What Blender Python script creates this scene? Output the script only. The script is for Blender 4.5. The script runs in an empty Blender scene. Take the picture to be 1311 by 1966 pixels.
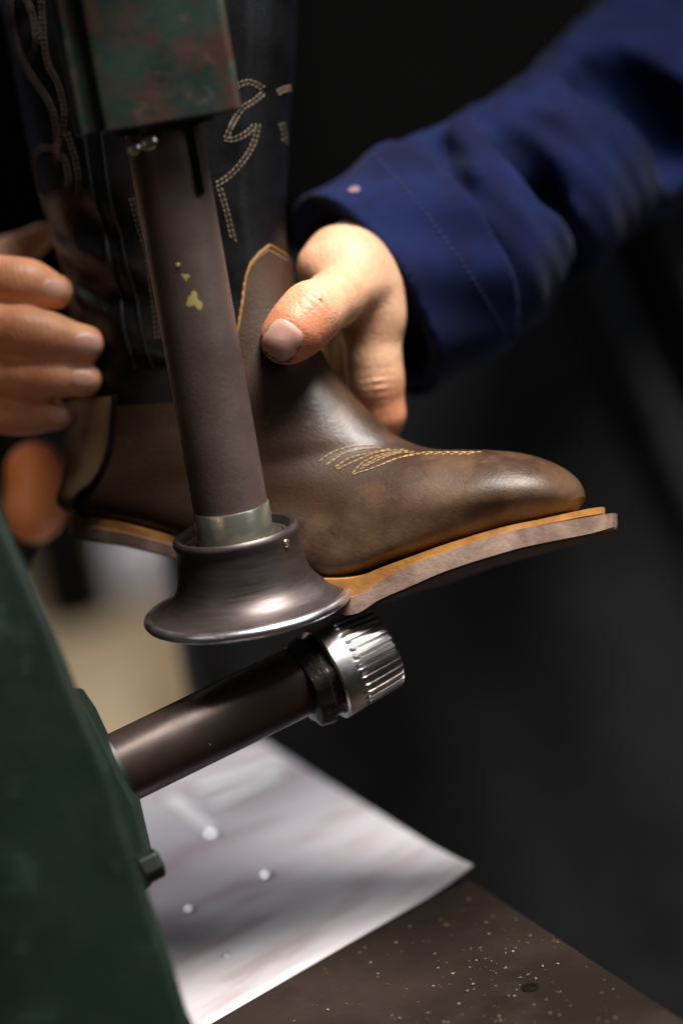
import bpy, bmesh, math, random
import numpy as np
from mathutils import Matrix, Vector
from mathutils.bvhtree import BVHTree
random.seed(7); rng = np.random.default_rng(7)
S = bpy.context.scene
COL = S.collection
R_ = math.radians
# ------------------------------------------------------------ camera
PITCH, ROLL, LENS, SW = R_(14), R_(9.5), 85.0, 24.0
K = SW / LENS / 1311.0
CAM = np.array([0, 0, 1.25])
F = np.array([0, math.cos(PITCH), -math.sin(PITCH)])
_r0 = np.array([1.0, 0, 0]); _u0 = np.array([0, math.sin(PITCH), math.cos(PITCH)])
RT = math.cos(ROLL) * _r0 - math.sin(ROLL) * _u0
UP = math.cos(ROLL) * _u0 + math.sin(ROLL) * _r0
cd = bpy.data.cameras.new('camera'); cam = bpy.data.objects.new('camera', cd); COL.objects.link(cam)
M = Matrix(((RT[0], UP[0], -F[0], CAM[0]), (RT[1], UP[1], -F[1], CAM[1]), (RT[2], UP[2], -F[2], CAM[2]), (0, 0, 0, 1)))
cam.matrix_world = M
cd.sensor_fit = 'HORIZONTAL'; cd.sensor_width = SW; cd.lens = LENS
cd.clip_start = 0.02; cd.clip_end = 60
cd.dof.use_dof = True; cd.dof.focus_distance = 1.205; cd.dof.aperture_fstop = 1.95; cd.dof.aperture_blades = 8
S.camera = cam
S.view_settings.view_transform = 'Standard'; S.view_settings.look = 'None'
S.view_settings.exposure = 0; S.view_settings.gamma = 1
# ------------------------------------------------------------ light
W = bpy.data.worlds.new('World'); S.world = W; W.use_nodes = True
bg = W.node_tree.nodes['Background']; bg.inputs[0].default_value = (0.75, 0.85, 1, 1); bg.inputs[1].default_value = 0.02

def area(name, loc, target, size, power, col, sy=None, spread=180):
    l = bpy.data.lights.new(name, 'AREA'); l.energy = power; l.color = col; l.size = size; l.spread = R_(spread)
    if sy: l.shape = 'RECTANGLE'; l.size_y = sy
    o = bpy.data.objects.new(name, l); COL.objects.link(o); o.location = loc
    o.rotation_euler = (Vector(target) - Vector(loc)).to_track_quat('-Z', 'Y').to_euler(); return o
area('ceiling_lamp', (0.46, 0.90, 2.2), (-0.01, 1.15, 0.84), 0.65, 6.8, (1, 0.96, 0.90), 0.75, 48)
area('fill_light', (1.5, 0.35, 1.7), (0.22, 1.4, 1.12), 0.5, 0.42, (0.86, 0.93, 1), None, 60)  # unseen weak fill added from the front right
area('floor_fill', (-0.5, 3.1, 2.2), (-0.3, 3.7, 0), 0.8, 13, (1, 0.92, 0.78), None, 80)  # unseen light added to brighten the floor behind
area('sheet_fill', (-0.75, 2.35, 1.9), (0.0, 1.3, 0.74), 0.35, 1.05, (0.98, 0.97, 1), None, 40)  # light added behind left to brighten the sheet and its glints
area('bench_lamp', (-0.46, 0.68, 1.16), tuple(CAM + F * 1.36 - RT * 0.22 + UP * 0.03), 0.12, 0.045, (1, 0.66, 0.45), None, 48)

# ------------------------------------------------------------ helpers
def P(px, py, d): return CAM + F * d + RT * (px - 655.5) * K * d + UP * (983 - py) * K * d
def proj(q):
    v = q - CAM; d = v @ F; return v @ RT / K / d + 655.5, 983 - v @ UP / K / d, d
def tag(o, label=None, cat=None, group=None, kind=None):
    if label: o['label'] = label
    if cat: o['category'] = cat
    if group: o['group'] = group
    if kind: o['kind'] = kind
    return o
def thing(name, loc, label, cat, group=None):
    o = bpy.data.objects.new(name, None); COL.objects.link(o); o.location = Vector(loc); o.empty_display_size = 0.02
    return tag(o, label, cat, group)
def mesh(name, V, Fs, mat, parent=None, smooth=True, autos=None):
    me = bpy.data.meshes.new(name); me.from_pydata([tuple(map(float, v)) for v in V], [], [tuple(map(int, f)) for f in Fs]); me.update()
    bm = bmesh.new(); bm.from_mesh(me); bmesh.ops.recalc_face_normals(bm, faces=bm.faces); 
    if autos:
        for e in bm.edges:
            if len(e.link_faces) == 2 and e.calc_face_angle(0) > R_(autos): e.smooth = False
    bm.to_mesh(me); bm.free()
    me.polygons.foreach_set('use_smooth', [smooth] * len(me.polygons))
    me.materials.append(mat)
    o = bpy.data.objects.new(name, me); COL.objects.link(o)
    if parent:
        o.parent = parent; off = Vector((0, 0, 0)); p = parent
        while p: off += p.location; p = p.parent
        for v in me.vertices: v.co -= off
    return o
class MB:
    def __init__(s): s.V = []; s.F = []
    def add(s, V, Fs):
        n = len(s.V); s.V += [tuple(v) for v in V]; s.F += [tuple(i + n for i in f) for f in Fs]
    def build(s, name, mat, parent=None, smooth=True, autos=None): return mesh(name, s.V, s.F, mat, parent, smooth, autos)
def basis(a):
    a = np.array(a, float); a /= np.linalg.norm(a)
    t = np.array([0, 0, 1.0]) if abs(a[2]) < 0.9 else np.array([1.0, 0, 0])
    x = np.cross(t, a); x /= np.linalg.norm(x); return x, np.cross(a, x), a
def lathe(o, a, prof, n=96, rf=None):
    """prof: (axial, radius) list; closed at both ends with caps"""
    x, y, a = basis(a); o = np.array(o); V = []; Fs = []
    for h, r in prof:
        for i in range(n):
            t = 2 * math.pi * i / n; rr = r if rf is None else rf(h, r, t)
            V.append(o + a * h + (x * math.cos(t) + y * math.sin(t)) * rr)
    m = len(prof)
    for j in range(m - 1):
        for i in range(n): Fs.append((j * n + i, j * n + (i + 1) % n, (j + 1) * n + (i + 1) % n, (j + 1) * n + i))
    Fs.append(tuple(range(n))[::-1]); Fs.append(tuple(range((m - 1) * n, m * n)))
    return V, Fs
def tube(pts, r, n=8, closed=False):
    pts = [np.array(p, float) for p in pts]; V = []; Fs = []; m = len(pts); pu = None
    for i, p in enumerate(pts):
        a = pts[min(i + 1, m - 1)] - pts[max(i - 1, 0)]; a = a / (np.linalg.norm(a) + 1e-12)
        if pu is None: x, y, _ = basis(a)
        else: x = pu - a * (pu @ a); x /= np.linalg.norm(x) + 1e-12; y = np.cross(a, x)
        pu = x; rr = r[i] if hasattr(r, '__len__') else r
        for k in range(n): t = 2 * math.pi * k / n; V.append(p + (x * math.cos(t) + y * math.sin(t)) * rr)
    for j in range(m - 1):
        for k in range(n): Fs.append((j * n + k, j * n + (k + 1) % n, (j + 1) * n + (k + 1) % n, (j + 1) * n + k))
    Fs.append(tuple(range(n))[::-1]); Fs.append(tuple(range((m - 1) * n, m * n))); return V, Fs
def prism(poly, ext):
    """poly: list of 3D points (one face); ext: extrusion vector"""
    n = len(poly); V = [np.array(p) for p in poly] + [np.array(p) + np.array(ext) for p in poly]
    return V, [tuple(range(n)), tuple(range(n, 2 * n))[::-1]] + [(i, (i + 1) % n, n + (i + 1) % n, n + i) for i in range(n)]
def bevel(o, w, seg=3, ang=30):
    m = o.modifiers.new('bevel', 'BEVEL'); m.width = w; m.segments = seg; m.limit_method = 'ANGLE'; m.angle_limit = R_(ang); m.harden_normals = False
    return o
def box(name, c, ax, half, mat, parent=None, bv=0):
    x, y, z = [np.array(v) for v in ax]; c = np.array(c)
    V = [c + x * half[0] * i + y * half[1] * j + z * half[2] * k for i in (-1, 1) for j in (-1, 1) for k in (-1, 1)]
    Fs = [(0, 1, 3, 2), (4, 6, 7, 5), (0, 4, 5, 1), (2, 3, 7, 6), (0, 2, 6, 4), (1, 5, 7, 3)]
    o = mesh(name, V, Fs, mat, parent, False)
    if bv: bevel(o, bv)
    return o
def catmull(pts, n):
    pts = np.array(pts, float); m = len(pts); out = []
    P_ = np.vstack([2 * pts[0] - pts[1], pts, 2 * pts[-1] - pts[-2]])
    for q in np.linspace(0, m - 1, n):
        i = min(int(q), m - 2); t = q - i; a, b, c, d = P_[i:i + 4]
        out.append(0.5 * (2 * b + (c - a) * t + (2 * a - 5 * b + 4 * c - d) * t * t + (3 * b - a - 3 * c + d) * t ** 3))
    return np.array(out)

# ---- signed-distance modelling -> one continuous mesh (surface nets)
def smin(a, b, k):
    h = np.clip(0.5 + 0.5 * (b - a) / k, 0, 1); return b + (a - b) * h - k * h * (1 - h)
def cone(p, a, b, ra, rb):
    a = np.asarray(a, np.float32); b = np.asarray(b, np.float32); ab = b - a
    t = np.clip(((p - a) @ ab) / (ab @ ab + 1e-12), 0, 1)[:, None]
    return np.linalg.norm(p - a - ab * t, axis=1) - (ra + (rb - ra) * t[:, 0])
def ell(p, c, ax, r):
    q = (p - np.asarray(c, np.float32)) @ np.array(ax, np.float32).T / np.array(r, np.float32)
    k = np.linalg.norm(q, axis=1); return (k - 1) * min(r)
def nets(fn, lo, hi, h):
    lo = np.array(lo, float); hi = np.array(hi, float); n = np.ceil((hi - lo) / h).astype(int) + 1
    X = [lo[i] + h * np.arange(n[i]) for i in range(3)]
    D = np.empty(n, np.float32)
    yz = np.stack(np.meshgrid(X[1], X[2], indexing='ij'), -1).reshape(-1, 2)
    st = max(1, 300000 // len(yz))
    for i in range(0, n[0], st):
        xs = X[0][i:i + st]
        p = np.concatenate([np.repeat(xs, len(yz))[:, None], np.tile(yz, (len(xs), 1))], 1).astype(np.float32)
        D[i:i + st] = fn(p).reshape(len(xs), n[1], n[2])
    ins = D < 0
    sh = n - 1; cnt = np.zeros(sh, np.int32); acc = np.zeros((*sh, 3), np.float32)
    corners = [(i, j, k) for i in (0, 1) for j in (0, 1) for k in (0, 1)]
    def sub(A, c): return A[c[0]:c[0] + sh[0], c[1]:c[1] + sh[1], c[2]:c[2] + sh[2]]
    for ca in corners:
        for ax in range(3):
            if ca[ax]: continue
            cb = list(ca); cb[ax] = 1
            da, db = sub(D, ca), sub(D, cb); m = (da < 0) != (db < 0)
            idx = np.nonzero(m); a_, b_ = da[idx], db[idx]; t = a_ / (a_ - b_)
            v = np.tile(np.array(ca, np.float32), (len(t), 1)); v[:, ax] = t
            acc[idx] += v; cnt[idx] += 1
    idx = np.nonzero(cnt); vid = -np.ones(sh, np.int64); vid[idx] = np.arange(len(idx[0]))
    V = (np.stack(idx, 1) + acc[idx] / cnt[idx][:, None]) * h + lo
    Q = []
    for ax in range(3):
        u, w = (ax + 1) % 3, (ax + 2) % 3
        s0 = [slice(None)] * 3; s1 = [slice(None)] * 3
        s0[ax] = slice(0, n[ax] - 1); s1[ax] = slice(1, n[ax])
        for q in (u, w): s0[q] = slice(1, n[q] - 1); s1[q] = slice(1, n[q] - 1)
        m = ins[tuple(s0)] != ins[tuple(s1)]; ii = np.stack(np.nonzero(m), 1)
        base = ii.copy(); base[:, u] += 1; base[:, w] += 1
        cs = []
        for du, dw in ((0, 0), (1, 0), (1, 1), (0, 1)):
            c = base.copy(); c[:, u] -= du; c[:, w] -= dw; cs.append(vid[c[:, 0], c[:, 1], c[:, 2]])
        Q.append(np.stack(cs, 1))
    Q = np.concatenate(Q); return V, Q[(Q >= 0).all(1)]
def npmesh(name, V, Q, mat, parent=None, relax=2):
    me = bpy.data.meshes.new(name); V = np.asarray(V, np.float64); Q = np.asarray(Q)
    if relax:
        e = np.concatenate([Q[:, [i, (i + 1) % 4]] for i in range(4)])
        for _ in range(relax):
            s = np.zeros_like(V); c = np.zeros(len(V))
            for a, b in ((0, 1), (1, 0)): np.add.at(s, e[:, a], V[e[:, b]]); np.add.at(c, e[:, a], 1)
            V = 0.5 * V + 0.5 * s / np.maximum(c, 1)[:, None]
    if parent:
        off = np.zeros(3); p = parent
        while p: off += np.array(p.location); p = p.parent
        V = V - off
    me.from_pydata(V.tolist(), [], Q.tolist()); me.update()
    bm = bmesh.new(); bm.from_mesh(me); bmesh.ops.recalc_face_normals(bm, faces=bm.faces); bm.to_mesh(me); bm.free()
    me.polygons.foreach_set('use_smooth', [True] * len(me.polygons)); me.materials.append(mat)
    o = bpy.data.objects.new(name, me); COL.objects.link(o); o.parent = parent
    return o
def bvh(o):
    off = Vector((0, 0, 0)); p = o
    while p: off += p.location; p = p.parent
    return BVHTree.FromPolygons([v.co + off for v in o.data.vertices], [tuple(p.vertices) for p in o.data.polygons])
def cast(tr, px, py):
    d = P(px, py, 1.0) - CAM; h = tr.ray_cast(Vector(CAM), Vector(d).normalized())
    return (None, None) if h[0] is None else (np.array(h[0]), np.array(h[1]))
def pxr(px, d): return px * K * d

# ------------------------------------------------------------ materials
def mat(name, c1, c2=None, rough=0.5, metal=0.0, scale=20, mix=(0.4, 0.6), bump=0.0, bscale=200, rvar=0.0, coat=0, sss=0, stretch=None, extra=None, detail=6, spec=0.5, sheen=0):
    m = bpy.data.materials.new(name); m.use_nodes = True; nt = m.node_tree; N = nt.nodes; L = nt.links
    b = N['Principled BSDF']; b.inputs['Roughness'].default_value = rough; b.inputs['Metallic'].default_value = metal
    b.inputs['Coat Weight'].default_value = coat; b.inputs['Specular IOR Level'].default_value = spec
    if sheen: b.inputs['Sheen Weight'].default_value = sheen; b.inputs['Sheen Roughness'].default_value = 0.4
    if sss:
        b.inputs['Subsurface Weight'].default_value = sss; b.inputs['Subsurface Radius'].default_value = (1, 0.35, 0.18); b.inputs['Subsurface Scale'].default_value = 0.004
    tc = N.new('ShaderNodeTexCoord'); mp = N.new('ShaderNodeMapping'); L.new(tc.outputs['Object'], mp.inputs[0])
    if stretch: mp.inputs['Scale'].default_value = stretch
    def noise(sc, det=detail, rg=0.55):
        n = N.new('ShaderNodeTexNoise'); n.inputs['Scale'].default_value = sc; n.inputs['Detail'].default_value = det; n.inputs['Roughness'].default_value = rg
        L.new(mp.outputs[0], n.inputs['Vector']); return n.outputs['Fac']
    def ramp(src, a, b_, ca, cb):
        r = N.new('ShaderNodeValToRGB'); r.color_ramp.elements[0].position = a; r.color_ramp.elements[1].position = b_
        r.color_ramp.elements[0].color = (*ca, 1); r.color_ramp.elements[1].color = (*cb, 1); L.new(src, r.inputs[0]); return r.outputs[0]
    col = ramp(noise(scale), mix[0], mix[1], c1, c2 or c1)
    if extra:   # list of (noise scale, lo, hi, colour)
        for sc, a, b_, cc in extra:
            f = ramp(noise(sc, 8, 0.65), a, b_, (0, 0, 0), (1, 1, 1)); mx = N.new('ShaderNodeMix'); mx.data_type = 'RGBA'
            L.new(f, mx.inputs[0]); L.new(col, mx.inputs[6]); mx.inputs[7].default_value = (*cc, 1); col = mx.outputs[2]
    L.new(col, b.inputs['Base Color'])
    if rvar:
        mr = N.new('ShaderNodeMapRange'); L.new(noise(scale * 2.3), mr.inputs[0]); mr.inputs[1].default_value = 0.3; mr.inputs[2].default_value = 0.7
        mr.inputs[3].default_value = max(0.02, rough - rvar); mr.inputs[4].default_value = min(1, rough + rvar); L.new(mr.outputs[0], b.inputs['Roughness'])
    if bump:
        bp = N.new('ShaderNodeBump'); bp.inputs['Strength'].default_value = bump; bp.inputs['Distance'].default_value = 0.0006
        L.new(noise(bscale, 4, 0.6), bp.inputs['Height']); L.new(bp.outputs[0], b.inputs['Normal'])
    return m
MT = {}
MT['black_leather'] = mat('black_leather', (0.003, 0.003, 0.0035), (0.006, 0.006, 0.007), 0.34, scale=40, bump=0.3, bscale=700, rvar=0.06, spec=0.22)
MT['brown_leather'] = mat('brown_leather', (0.028, 0.012, 0.0065), (0.056, 0.027, 0.014), 0.43, scale=22, mix=(0.3, 0.7), bump=0.35, bscale=600, rvar=0.1, extra=[(11, 0.52, 0.72, (0.12, 0.068, 0.037)), (70, 0.64, 0.74, (0.12, 0.08, 0.04)), (30, 0.62, 0.74, (0.022, 0.010, 0.006))], spec=0.4)
MT['brown_counter'] = mat('brown_counter', (0.12, 0.070, 0.036), (0.17, 0.10, 0.053), 0.6, scale=22, bump=0.35, bscale=900)
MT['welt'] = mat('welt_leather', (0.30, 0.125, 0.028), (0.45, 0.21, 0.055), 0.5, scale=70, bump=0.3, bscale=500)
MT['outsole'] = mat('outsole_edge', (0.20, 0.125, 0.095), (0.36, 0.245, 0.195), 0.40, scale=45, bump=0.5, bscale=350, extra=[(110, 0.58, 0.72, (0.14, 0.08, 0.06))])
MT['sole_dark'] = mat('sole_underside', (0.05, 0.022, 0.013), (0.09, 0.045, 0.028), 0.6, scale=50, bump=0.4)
MT['thread'] = mat('thread', (0.52, 0.35, 0.15), (0.38, 0.22, 0.085), 0.6, scale=200)
MT['thread_pale'] = mat('thread_pale', (0.34, 0.27, 0.20), (0.25, 0.16, 0.09), 0.6, scale=200)
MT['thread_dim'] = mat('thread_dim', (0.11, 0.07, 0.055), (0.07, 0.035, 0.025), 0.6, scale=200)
MT['dark_cord'] = mat('dark_cord', (0.003, 0.0025, 0.0025), None, 0.8, spec=0.1)
MT['spindle'] = mat('oxidised_steel', (0.105, 0.072, 0.062), (0.16, 0.115, 0.102), 0.5, 0.55, scale=25, mix=(0.3, 0.7), bump=0.25, bscale=500, rvar=0.08, extra=[(14, 0.6, 0.75, (0.11, 0.06, 0.045)), (220, 0.66, 0.74, (0.20, 0.13, 0.08))])
MT['arm'] = mat('oiled_steel', (0.030, 0.019, 0.016), (0.055, 0.035, 0.028), 0.40, 0.5, scale=20, mix=(0.3, 0.7), bump=0.08, bscale=700, rvar=0.1, extra=[(260, 0.69, 0.73, (0.32, 0.27, 0.22)), (12, 0.55, 0.7, (0.07, 0.032, 0.02))])
MT['ring'] = mat('nickel_ring', (0.42, 0.42, 0.34), (0.55, 0.53, 0.42), 0.3, 0.9, scale=30, bump=0.15, bscale=300, extra=[(45, 0.6, 0.7, (0.3, 0.23, 0.13))])
MT['flange'] = mat('flange_steel', (0.080, 0.062, 0.060), (0.12, 0.096, 0.094), 0.42, 0.85, scale=22, mix=(0.35, 0.65), rvar=0.08, bump=0.12, bscale=160, stretch=(1, 1, 9), extra=[(25, 0.62, 0.78, (0.10, 0.065, 0.05))])
MT['race'] = mat('bearing_race', (0.10, 0.085, 0.08), (0.22, 0.20, 0.19), 0.35, 0.9, scale=60, rvar=0.1)
MT['rim'] = mat('polished_rim', (0.75, 0.72, 0.76), (0.85, 0.82, 0.85), 0.3, 1.0, scale=30, rvar=0.06)
MT['wheel'] = mat('knurled_steel', (0.46, 0.42, 0.41), (0.60, 0.55, 0.54), 0.32, 1.0, scale=60, rvar=0.05, extra=[(40, 0.55, 0.72, (0.34, 0.25, 0.18))])
MT['grease'] = mat('greasy_hub', (0.012, 0.01, 0.01), (0.03, 0.024, 0.02), 0.3, 0.3, scale=60, bump=1.0, bscale=250)
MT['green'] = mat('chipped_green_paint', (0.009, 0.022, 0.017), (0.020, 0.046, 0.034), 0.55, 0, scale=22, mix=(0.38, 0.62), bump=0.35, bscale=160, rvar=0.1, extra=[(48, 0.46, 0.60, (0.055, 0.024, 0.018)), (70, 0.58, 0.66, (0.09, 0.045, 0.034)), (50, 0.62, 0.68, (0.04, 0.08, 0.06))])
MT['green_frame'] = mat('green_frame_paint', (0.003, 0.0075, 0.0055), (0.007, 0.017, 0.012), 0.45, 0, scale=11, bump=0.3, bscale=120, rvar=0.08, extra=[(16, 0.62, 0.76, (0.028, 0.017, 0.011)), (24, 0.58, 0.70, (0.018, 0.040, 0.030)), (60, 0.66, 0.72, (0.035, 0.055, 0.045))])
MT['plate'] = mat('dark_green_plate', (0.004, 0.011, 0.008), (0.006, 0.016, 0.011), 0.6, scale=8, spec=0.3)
MT['bolt'] = mat('dark_bolt', (0.02, 0.025, 0.02), None, 0.35, 0.6)
MT['screw'] = mat('bright_screw', (0.75, 0.68, 0.58), None, 0.25, 1.0)
MT['yellow'] = mat('yellow_paint', (0.26, 0.20, 0.06), (0.42, 0.33, 0.12), 0.6)
MT['skin'] = mat('skin', (0.66, 0.40, 0.25), (0.54, 0.27, 0.16), 0.47, scale=34, mix=(0.35, 0.68), sss=0.22, extra=[(80, 0.60, 0.8, (0.50, 0.21, 0.12))])
def skin_bump(m):
    nt = m.node_tree; N = nt.nodes; L = nt.links; b = N['Principled BSDF']; g = N.new('ShaderNodeNewGeometry')
    prev = None
    for kind, sc, st, dist in (('n', 55, 0.4, 0.003), ('v', 420, 0.6, 0.0004), ('v', 900, 0.5, 0.0003), ('w', 90, 0.15, 0.0005)):
        if kind == 'n': t = N.new('ShaderNodeTexNoise'); t.inputs['Scale'].default_value = sc; t.inputs['Detail'].default_value = 3; out = t.outputs['Fac']
        elif kind == 'v': t = N.new('ShaderNodeTexVoronoi'); t.feature = 'DISTANCE_TO_EDGE'; t.inputs['Scale'].default_value = sc; out = t.outputs['Distance']
        else: t = N.new('ShaderNodeTexWave'); t.inputs['Scale'].default_value = sc; t.inputs['Distortion'].default_value = 9; t.inputs['Detail'].default_value = 3; out = t.outputs['Fac']
        L.new(g.outputs['Position'], t.inputs['Vector']); bp = N.new('ShaderNodeBump'); bp.inputs['Strength'].default_value = st; bp.inputs['Distance'].default_value = dist
        L.new(out, bp.inputs['Height'])
        if prev: L.new(prev, bp.inputs['Normal'])
        prev = bp.outputs[0]
    L.new(prev, b.inputs['Normal'])
skin_bump(MT['skin'])
def ruddy_and_shade(m, spots):
    nt = m.node_tree; N = nt.nodes; L = nt.links; b = N['Principled BSDF']; src = b.inputs['Base Color'].links[0].from_socket
    g = N.new('ShaderNodeNewGeometry')
    for c, rad, colr, amt in spots:
        v = N.new('ShaderNodeVectorMath'); v.operation = 'DISTANCE'; L.new(g.outputs['Position'], v.inputs[0]); v.inputs[1].default_value = tuple(c)
        mr = N.new('ShaderNodeMapRange'); mr.interpolation_type = 'SMOOTHSTEP'; L.new(v.outputs['Value'], mr.inputs[0]); mr.inputs[1].default_value = rad; mr.inputs[2].default_value = rad * 0.3; mr.inputs[3].default_value = 0; mr.inputs[4].default_value = amt
        mx = N.new('ShaderNodeMix'); mx.data_type = 'RGBA'; mx.blend_type = 'MULTIPLY'; L.new(mr.outputs[0], mx.inputs[0]); L.new(src, mx.inputs[6]); mx.inputs[7].default_value = (*colr, 1); src = mx.outputs[2]
    L.new(src, b.inputs['Base Color'])
ruddy_and_shade(MT['skin'], [(P(570, 640, 1.21), 0.036, (1, .66, .55), .9), (P(750, 800, 1.28), 0.03, (1, .72, .62), .9), (P(0, 680, 1.28), 0.13, (.84, .64, .52), 1.0)])  # left hand: dim warm light multiplied into its skin; other spots are ruddy
MT['nail'] = mat('fingernail', (0.47, 0.24, 0.19), (0.60, 0.35, 0.29), 0.3, scale=45, bump=0.2, bscale=200)
MT['nail_dim'] = mat('fingernail_ruddy', (0.50, 0.26, 0.19), (0.55, 0.30, 0.23), 0.4, scale=60)
MT['dirt'] = mat('nail_dirt', (0.10, 0.10, 0.05), (0.30, 0.25, 0.14), 0.7, scale=300)
MT['blue'] = mat('blue_cotton', (0.0015, 0.0034, 0.027), (0.0026, 0.008, 0.050), 0.85, scale=25, bump=0.7, bscale=900, sheen=0.05, spec=0.15)
MT['apron'] = mat('charcoal_cotton', (0.015, 0.015, 0.0165), (0.023, 0.023, 0.0255), 0.85, scale=10, bump=0.5, bscale=600, spec=0.2, sheen=0.05)
MT['black_cloth'] = mat('black_cotton', (0.004, 0.004, 0.004), None, 0.9, bump=0.4, bscale=500, spec=0.08)
MT['table'] = mat('brown_steel_table', (0.014, 0.009, 0.007), (0.026, 0.017, 0.013), 0.85, 0.0, spec=0.06, scale=10, bump=0.6, bscale=250, rvar=0.12, extra=[(120, 0.66, 0.72, (0.16, 0.09, 0.05)), (7, 0.5, 0.7, (0.035, 0.024, 0.02))])
MT['crumb'] = mat('leather_crumb', (0.10, 0.05, 0.025), (0.36, 0.27, 0.19), 0.5, scale=90)
MT['white'] = mat('glare_white', (0.93, 0.93, 0.93), None, 0.3)
MT['glint'] = mat('glint_metal', (0.9, 0.9, 0.9), None, 0.38, 1.0)
MT['floor'] = mat('beige_floor', (0.38, 0.31, 0.22), (0.46, 0.38, 0.28), 0.6, scale=1.5)
MT['wall'] = mat('dark_wall', (0.004, 0.004, 0.004), (0.006, 0.005, 0.005), 0.9, scale=2, spec=0.02)
MT['dark_post'] = mat('black_steel', (0.003, 0.003, 0.003), None, 0.8, spec=0.1)
MT['pale_blue'] = mat('pale_plastic', (0.40, 0.40, 0.50), (0.30, 0.31, 0.42), 0.6)
MT['dark_blue'] = mat('dark_blue_fabric', (0.02, 0.03, 0.09), None, 0.8)
MT['orange'] = mat('orange_rubber', (0.95, 0.30, 0.10), (0.95, 0.38, 0.16), 0.45, scale=15)
MT['steel_dark'] = mat('dark_steel', (0.03, 0.03, 0.03), None, 0.5, 0.5)

# ------------------------------------------------------------ the setting
fl = mesh('floor', [(-12, -3, 0), (12, -3, 0), (12, 9, 0), (-12, 9, 0)], [(0, 1, 2, 3)], MT['floor'], None, False); tag(fl, kind='structure')
bw = box('back_wall', (0, 5.9, 2), np.eye(3), (12, 0.1, 2.2), MT['wall']); tag(bw, 'dark plain wall at the far end of the workshop', 'wall', kind='structure')

# table (workbench) top plane, solved from the picture
ZT = P(1000, 1870, 1.2)[2]
def tab(px, py, z=ZT):
    q = P(px, py, 1) - CAM; return CAM + q * ((z - CAM[2]) / q[2])
tb = thing('workbench', tab(900, 1900) * np.array([1, 1, 0]), 'dark brown steel bench top strewn with crumbs under the machine', 'workbench')
eA, eB = tab(500, 1421), tab(1311, 1954); ed = (eB - eA) / np.linalg.norm(eB - eA); nn = np.array([ed[1], -ed[0], 0]); nn = nn if nn[0] < 0 else -nn
poly = [eA - ed * 0.5, eB + ed * 0.7, eB + ed * 0.7 + nn * 0.75, eA - ed * 0.02 + nn * 0.75, eA - ed * 0.02 + nn * 0.2, eA - ed * 0.02, ]
eC = tab(40, 1498); poly = [eA, eB + ed * 0.6, eB + ed * 0.6 + nn * 0.8, eC + (eC - eA) * 0.5]
o = mesh('bench_top', *prism(poly, (0, 0, -0.03)), MT['table'], tb, False); bevel(o, 0.003)
for s, t in ((0.10, 0.06), (0.35, 0.6), (0.95, 0.06), (0.95, 0.7)):
    c = poly[0] * (1 - s) + poly[1] * s + nn * t
    box('leg', (c[0], c[1], (ZT - 0.032) / 2), (ed, nn, (0, 0, 1)), (0.025, 0.025, (ZT - 0.032) / 2), MT['steel_dark'], tb)
# knot-like bolt hole in the bench top
h = tab(1018, 1898)
o = mesh('bench_bolt', *lathe(h + np.array([0, 0, -0.004]), (0, 0, 1), [(0, 0.0044), (0.0046, 0.0044), (0.0050, 0.0038), (0.0050, 0.0024), (0.0042, 0.002)], 24), MT['dark_post'], tb, True, 40)
# white plastic sheet, slightly curled at its free corner
q0, q1, q2, q3 = tab(500, 1424), tab(910, 1677), tab(405, 1970), tab(60, 1500)
sx = q0 - q1; sy = q2 - q1
m = bpy.data.materials.new('white_sheet'); m.use_nodes = True; nt = m.node_tree; N = nt.nodes; L = nt.links; b = N['Principled BSDF']
tc = N.new('ShaderNodeTexCoord'); mp = N.new('ShaderNodeMapping'); L.new(tc.outputs['UV'], mp.inputs[0]); mp.inputs['Scale'].default_value = (9, 1.3, 1)
n1 = N.new('ShaderNodeTexNoise'); n1.inputs['Scale'].default_value = 1.6; n1.inputs['Detail'].default_value = 5; L.new(mp.outputs[0], n1.inputs['Vector'])
r1 = N.new('ShaderNodeValToRGB'); L.new(n1.outputs['Fac'], r1.inputs[0])
e = r1.color_ramp.elements; e[0].position = 0.36; e[0].color = (0.36, 0.30, 0.32, 1); e[1].position = 0.62; e[1].color = (0.49, 0.47, 0.51, 1)
x_ = e.new(0.47); x_.color = (0.45, 0.41, 0.43, 1)
L.new(r1.outputs[0], b.inputs['Base Color']); b.inputs['Roughness'].default_value = 0.72
MT['sheet'] = m
def sheetP(u, v, dz=0): 
    c = (q1 * (1 - u) + q0 * u) * (1 - v) + (q2 * (1 - u) + q3 * u) * v
    curl = 0.004 * max(0, 1 - math.hypot(u * 1.6, v * 1.6) / 0.35) ** 2
    return c + np.array([0, 0, 0.0012 + curl + 0.00015 * math.sin(9 * u + 4 * v) + dz])
nu, nv = 40, 40; V = []; UV = []
for i in range(nu + 1):
    for j in range(nv + 1):
        u = i / nu; v = j / nv * 1.05
        V.append(sheetP(u, v)); UV.append((u, v))
Fs = [(i * (nv + 1) + j, (i + 1) * (nv + 1) + j, (i + 1) * (nv + 1) + j + 1, i * (nv + 1) + j + 1) for i in range(nu) for j in range(nv)]
sh = mesh('plastic_sheet', V, Fs, MT['sheet']); md = sh.modifiers.new('solid', 'SOLIDIFY'); md.thickness = 0.0008; md.offset = -1
uvl = sh.data.uv_layers.new(name='UVMap')
for lp in sh.data.loops: uvl.data[lp.index].uv = UV[lp.vertex_index]
tag(sh, 'large white sheet with faint pinkish streaks lying on the bench', 'sheet')
# second sheet peeking out below its front edge
pq = [tab(405, 1972, ZT + 0.0006), tab(668, 1812, ZT + 0.0006), tab(660, 1830, ZT + 0.0006), tab(400, 1990, ZT + 0.0006)]
def on_sheet(px, py, dz=0.0): return tab(px, py, ZT + 0.0018 + dz)
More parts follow.
